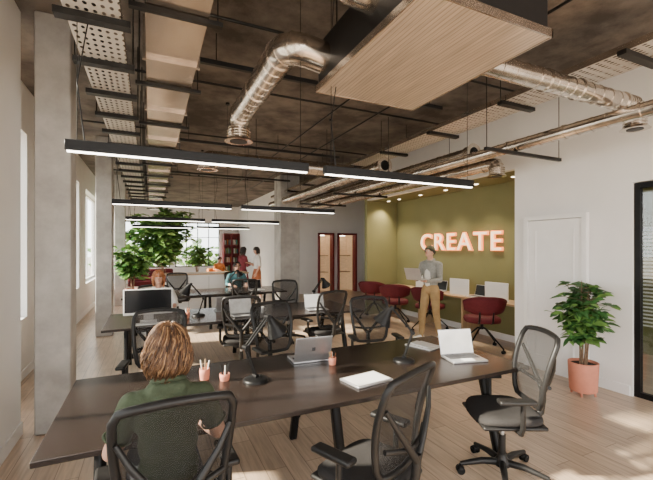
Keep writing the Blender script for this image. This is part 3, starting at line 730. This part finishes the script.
def collar(mm,k=1.0):
    def fn(B):
        B.tube([(0.066*math.cos(a),-0.028+0.060*math.sin(a),1.085-0.025*math.sin(a)) for a in np.linspace(0,2*pi,25)[:-1]],0.014,mm,seg=8,closed=True)
        B.tube([(-0.14*k,-0.135,0.99),(-0.07*k,-0.150,0.985),(0,-0.154,0.983),(0.07*k,-0.150,0.985),(0.14*k,-0.135,0.99)],0.004,mm,seg=6)
        for s_ in (-1,1):
            B.tube([V((s_*0.172*k,-0.035,1.0)).lerp(V((s_*0.265*k,0.0,0.79)),0.70)+q for q in [V((0.054*math.cos(a),0.053*math.sin(a),0.010*math.sin(a)+0.020*s_*math.cos(a))) for a in np.linspace(0,2*pi,19)[:-1]]],0.006,mm,seg=6,closed=True)
    return fn
P,Hn=seated('shirt','pants','skin',k=0.88)
person('seated_woman',P,Hn,(0,0.02,1.225),'skin',('hair1','hair2','hair2','hair2','hair3'),1500,0.125,(0.075,1.935,0),math.radians(2),vox=0.0075,hrz=math.radians(6),tilt=-0.12,extra=collar('shirt',0.88),puff=0.20,r=0.0034,wavy=0.010)
P,Hn=seated('tee','pants','skin',sleeve='long')
person('seated_woman',P,Hn,(0,0.02,1.225),'skin','hairgi',260,0.16,(0.12,6.60,0),math.radians(180),vox=0.012,tilt=-0.1,r=0.006)
P,Hn=seated('orange','pants','skin2',sleeve='long')
person('seated_lounge_man',P,Hn,(0,0.02,1.225),'skin2','hairdk',80,0.02,(2.75,17.0,-0.03),math.radians(200),vox=0.014,r=0.008,lowcap=False)
P,Hn=seated('teal','pants','skin',sleeve='long')
person('seated_man',P,Hn,(0,0.02,1.225),'skin','hairdk',80,0.02,(2.0,9.7,0),math.radians(185),vox=0.014,r=0.008,lowcap=False)
# standing
def standing(top,bottom,skin,arms,shoe='whiteplastic',inner=None,skirt=False,w=1.0,s=1.0):
    P=[('e',V((0,0,0.95)),(0.165*w,0.115,0.12),bottom),('e',V((0,0,1.07)),(0.145*w,0.105,0.13),top),('e',V((0,0,1.20)),(0.155*w,0.11,0.15),top),('e',V((0,0.0,1.31)),(0.175*w,0.115,0.13),top),
       ('c',V((-0.14*w,-0.01,1.40)),V((0.14*w,-0.01,1.40)),0.065,0.065,top),('c',V((-0.05,-0.01,1.44)),V((0.05,-0.01,1.44)),0.05,0.05,top),('c',V((0,-0.01,1.43)),V((0,0.015,1.54)),0.054,0.052,skin)]
    if inner: P.append(('e',V((0,0.04,1.17)),(0.085,0.09,0.25),inner))
    for s_,dx,dy in ((-1,-0.03,-0.08),(1,0.02,0.10)):
        hip=V((s_*0.09,0,0.90)); kn=V((s_*0.10+dx*0.5,dy*0.5+0.03,0.50)); an=V((s_*0.11+dx,dy,0.09)); toe=an+V((s_*0.02,0.17,-0.05))
        if skirt:
            P+=[('c',hip,kn,0.105,0.10,bottom),('c',kn,kn.lerp(an,0.5),0.105,0.11,bottom),('c',kn,an,0.05,0.035,skin)]
        else: P+=[('c',hip,kn,0.095,0.066,bottom),('c',kn,kn.lerp(an,0.9),0.066,0.052,bottom)]
        P+=[('c',an,an+V((0,0,-0.03)),0.038,0.04,skin if skirt else bottom),('c',an+V((0,-0.03,-0.045)),toe,0.042,0.036,shoe)]
    H_=[]
    for (s_,el,wr,d,up,th,sleeve) in arms:
        sh=V((s_*0.185*w,-0.01,1.39)); el,wr=V(el),V(wr)
        P+=[('c',sh,el,0.06,0.048,top),('c',el,el.lerp(wr,0.5),0.046,0.042,top if sleeve else skin),('c',el.lerp(wr,0.5),wr,0.041 if sleeve else 0.036,0.035 if sleeve else 0.027,top if sleeve else skin)]
        P+=[('c',wr,wr+V(d).normalized()*0.03,0.026,0.024,skin)]
        H_+=hand(wr+V(d).normalized()*0.015,d,up,th,skin,0.35)
    return P,H_
def man_extra(B):
    c=V((0.0,0.38,1.14))
    B.box(c,(0.33,0.23,0.016),'alu',bev=0.004); B.box(c+V((0,-0.0,0.0095)),(0.28,0.12,0.002),'keys')
    B.box(c+V((0,0.15,0.10)),(0.33,0.008,0.22),'alu',rot=(-0.35,0,0),bev=0.003)
    B.tube([(0.075*math.cos(a),0.0+0.07*math.sin(a),1.475-0.02*math.sin(a)) for a in np.linspace(0,2*pi,21)[:-1]],0.016,'cardi',seg=8,closed=True)
arms=[(-1,(-0.235,0.05,1.12),(-0.10,0.27,1.105),(0.1,1,0.05),(0,0,-1),(-1,0,0),True),(1,(0.235,0.05,1.13),(0.12,0.26,1.12),(-0.1,1,0.1),(0,0,-1),(1,0,0),True)]
P,Hn=standing('cardi','chino','skin',arms,inner='tee')
mo=person('standing_man',P,Hn,(0,0.03,1.625),'skin','hairdk',60,0.03,(4.72,5.55,0),math.radians(105),vox=0.009,tilt=-0.35,hat='beanie',extra=man_extra,r=0.005)
arms=[(-1,(-0.22,0.0,1.13),(-0.12,0.2,1.18),(0.3,0.8,0.3),(0,0.3,1),(1,0,0),True),(1,(0.24,0.02,1.12),(0.12,0.22,1.15),(-0.3,1,0),(0,0,1),(-1,0,0),True)]
P,Hn=standing('maroon','maroon','skin2',arms,skirt=True,w=0.9)
person('standing_woman',P,Hn,(0,0.03,1.62),'skin2','hairdk',160,0.2,(2.8,12.6,0),math.radians(-70),vox=0.013,r=0.007)
arms=[(-1,(-0.23,-0.02,1.12),(-0.22,0.1,0.9),(0,0.3,-1),(-1,0,0),(0,1,0),False),(1,(0.24,0.02,1.12),(0.12,0.22,1.2),(-0.3,1,0.3),(0,0,1),(-1,0,0),False)]
P,Hn=standing('tee','rust','skin',arms,skirt=True,w=0.9)
person('standing_woman',P,Hn,(0,0.03,1.62),'skin','hairdk',160,0.14,(3.2,12.3,0),math.radians(95),vox=0.013,r=0.007)

# ------------------------------------------------------------------ lounge
B=Bd(); B.box((1.4,10.6,0.5),(2.0,0.55,1.0),'whiteplastic',bev=0.004); B.box((1.4,10.6,1.02),(2.1,0.65,0.04),'oak',bev=0.004)
for k in range(1,4): B.box((0.4+0.5*k,10.322,0.5),(0.006,0.004,0.92),'keys')
B.obj('white_storage_island')
def sofa(loc,rz,w,m,name='lounge_sofa'):
    B=Bd(); B.box((0,0,0.27),(w,0.8,0.22),m,bev=0.04); 
    for s_ in (-1,1): B.box((s_*(w/2-0.09),0,0.42),(0.18,0.82,0.42),m,bev=0.05)
    B.box((0,-0.33,0.56),(w-0.2,0.2,0.5),m,rot=(0.15,0,0),bev=0.06)
    n=2 if w>1.2 else 1
    for k in range(n): B.box(((k-(n-1)/2)*(w-0.4)/n,0.05,0.42),((w-0.4)/n-0.01,0.6,0.13),m,bev=0.04)
    for sx in (-1,1):
        for sy in (-1,1): B.cyl((sx*(w/2-0.1),sy*0.32,0),(sx*(w/2-0.1),sy*0.32,0.17),0.018,'black')
    B.obj(name,loc,rz)
sofa((1.6,13.4,0),math.radians(90),1.8,'sofa'); sofa((2.75,16.95,0),math.radians(200),1.0,'orange','lounge_armchair'); sofa((0.1,17.3,0),math.radians(180),1.8,'burg')
def rtable(x,y):
    B=Bd(); B.cyl((0,0,0.42),(0,0,0.45),0.4,'oak',seg=32); B.cyl((0,0,0.02),(0,0,0.42),0.03,'black'); B.cyl((0,0,0),(0,0,0.02),0.22,'black'); B.obj('round_coffee_table',(x,y,0))
rtable(2.2,15.2); rtable(1.0,16.4)
# exterior hedge outside far windows
B=Bd()
for k in range(420):
    p=(random.uniform(-2.5,5),random.uniform(21.6,23),random.uniform(0.0,1.5+0.5*math.sin(k)))
    leaf(B,p,(random.uniform(-1,1),random.uniform(-1,0.3),random.uniform(-0.2,1)),0.6,0.35,'leaf2')
B.box((1.2,22.4,-0.06),(8.5,2.6,0.1),'soil')
B.obj('garden_hedge')

# ------------------------------------------------------------------ light
wd=bpy.data.worlds.new('World'); bpy.context.scene.world=wd; wd.use_nodes=True
nt=wd.node_tree; bg=nt.nodes['Background']; bg.inputs[0].default_value=(1.0,0.97,0.93,1); bg.inputs[1].default_value=6.8
s=bpy.data.lights.new('sun','SUN'); s.energy=42.0; s.angle=math.radians(3); s.color=(1,0.85,0.66)
so=bpy.data.objects.new('sun',s); bpy.context.scene.collection.objects.link(so); so.location=(-6,4,8)
so.rotation_euler=V((0.84,-0.16,-0.46)).to_track_quat('-Z','Y').to_euler()
# ------------------------------------------------------------------ camera
c=bpy.data.cameras.new('camera'); c.sensor_width=36; c.lens=36*378/653; c.shift_y=8/653; c.clip_start=0.05
co=bpy.data.objects.new('camera',c); bpy.context.scene.collection.objects.link(co); co.location=(0,0,1.7); co.rotation_euler=(pi/2,0,-math.radians(25))
bpy.context.scene.camera=co
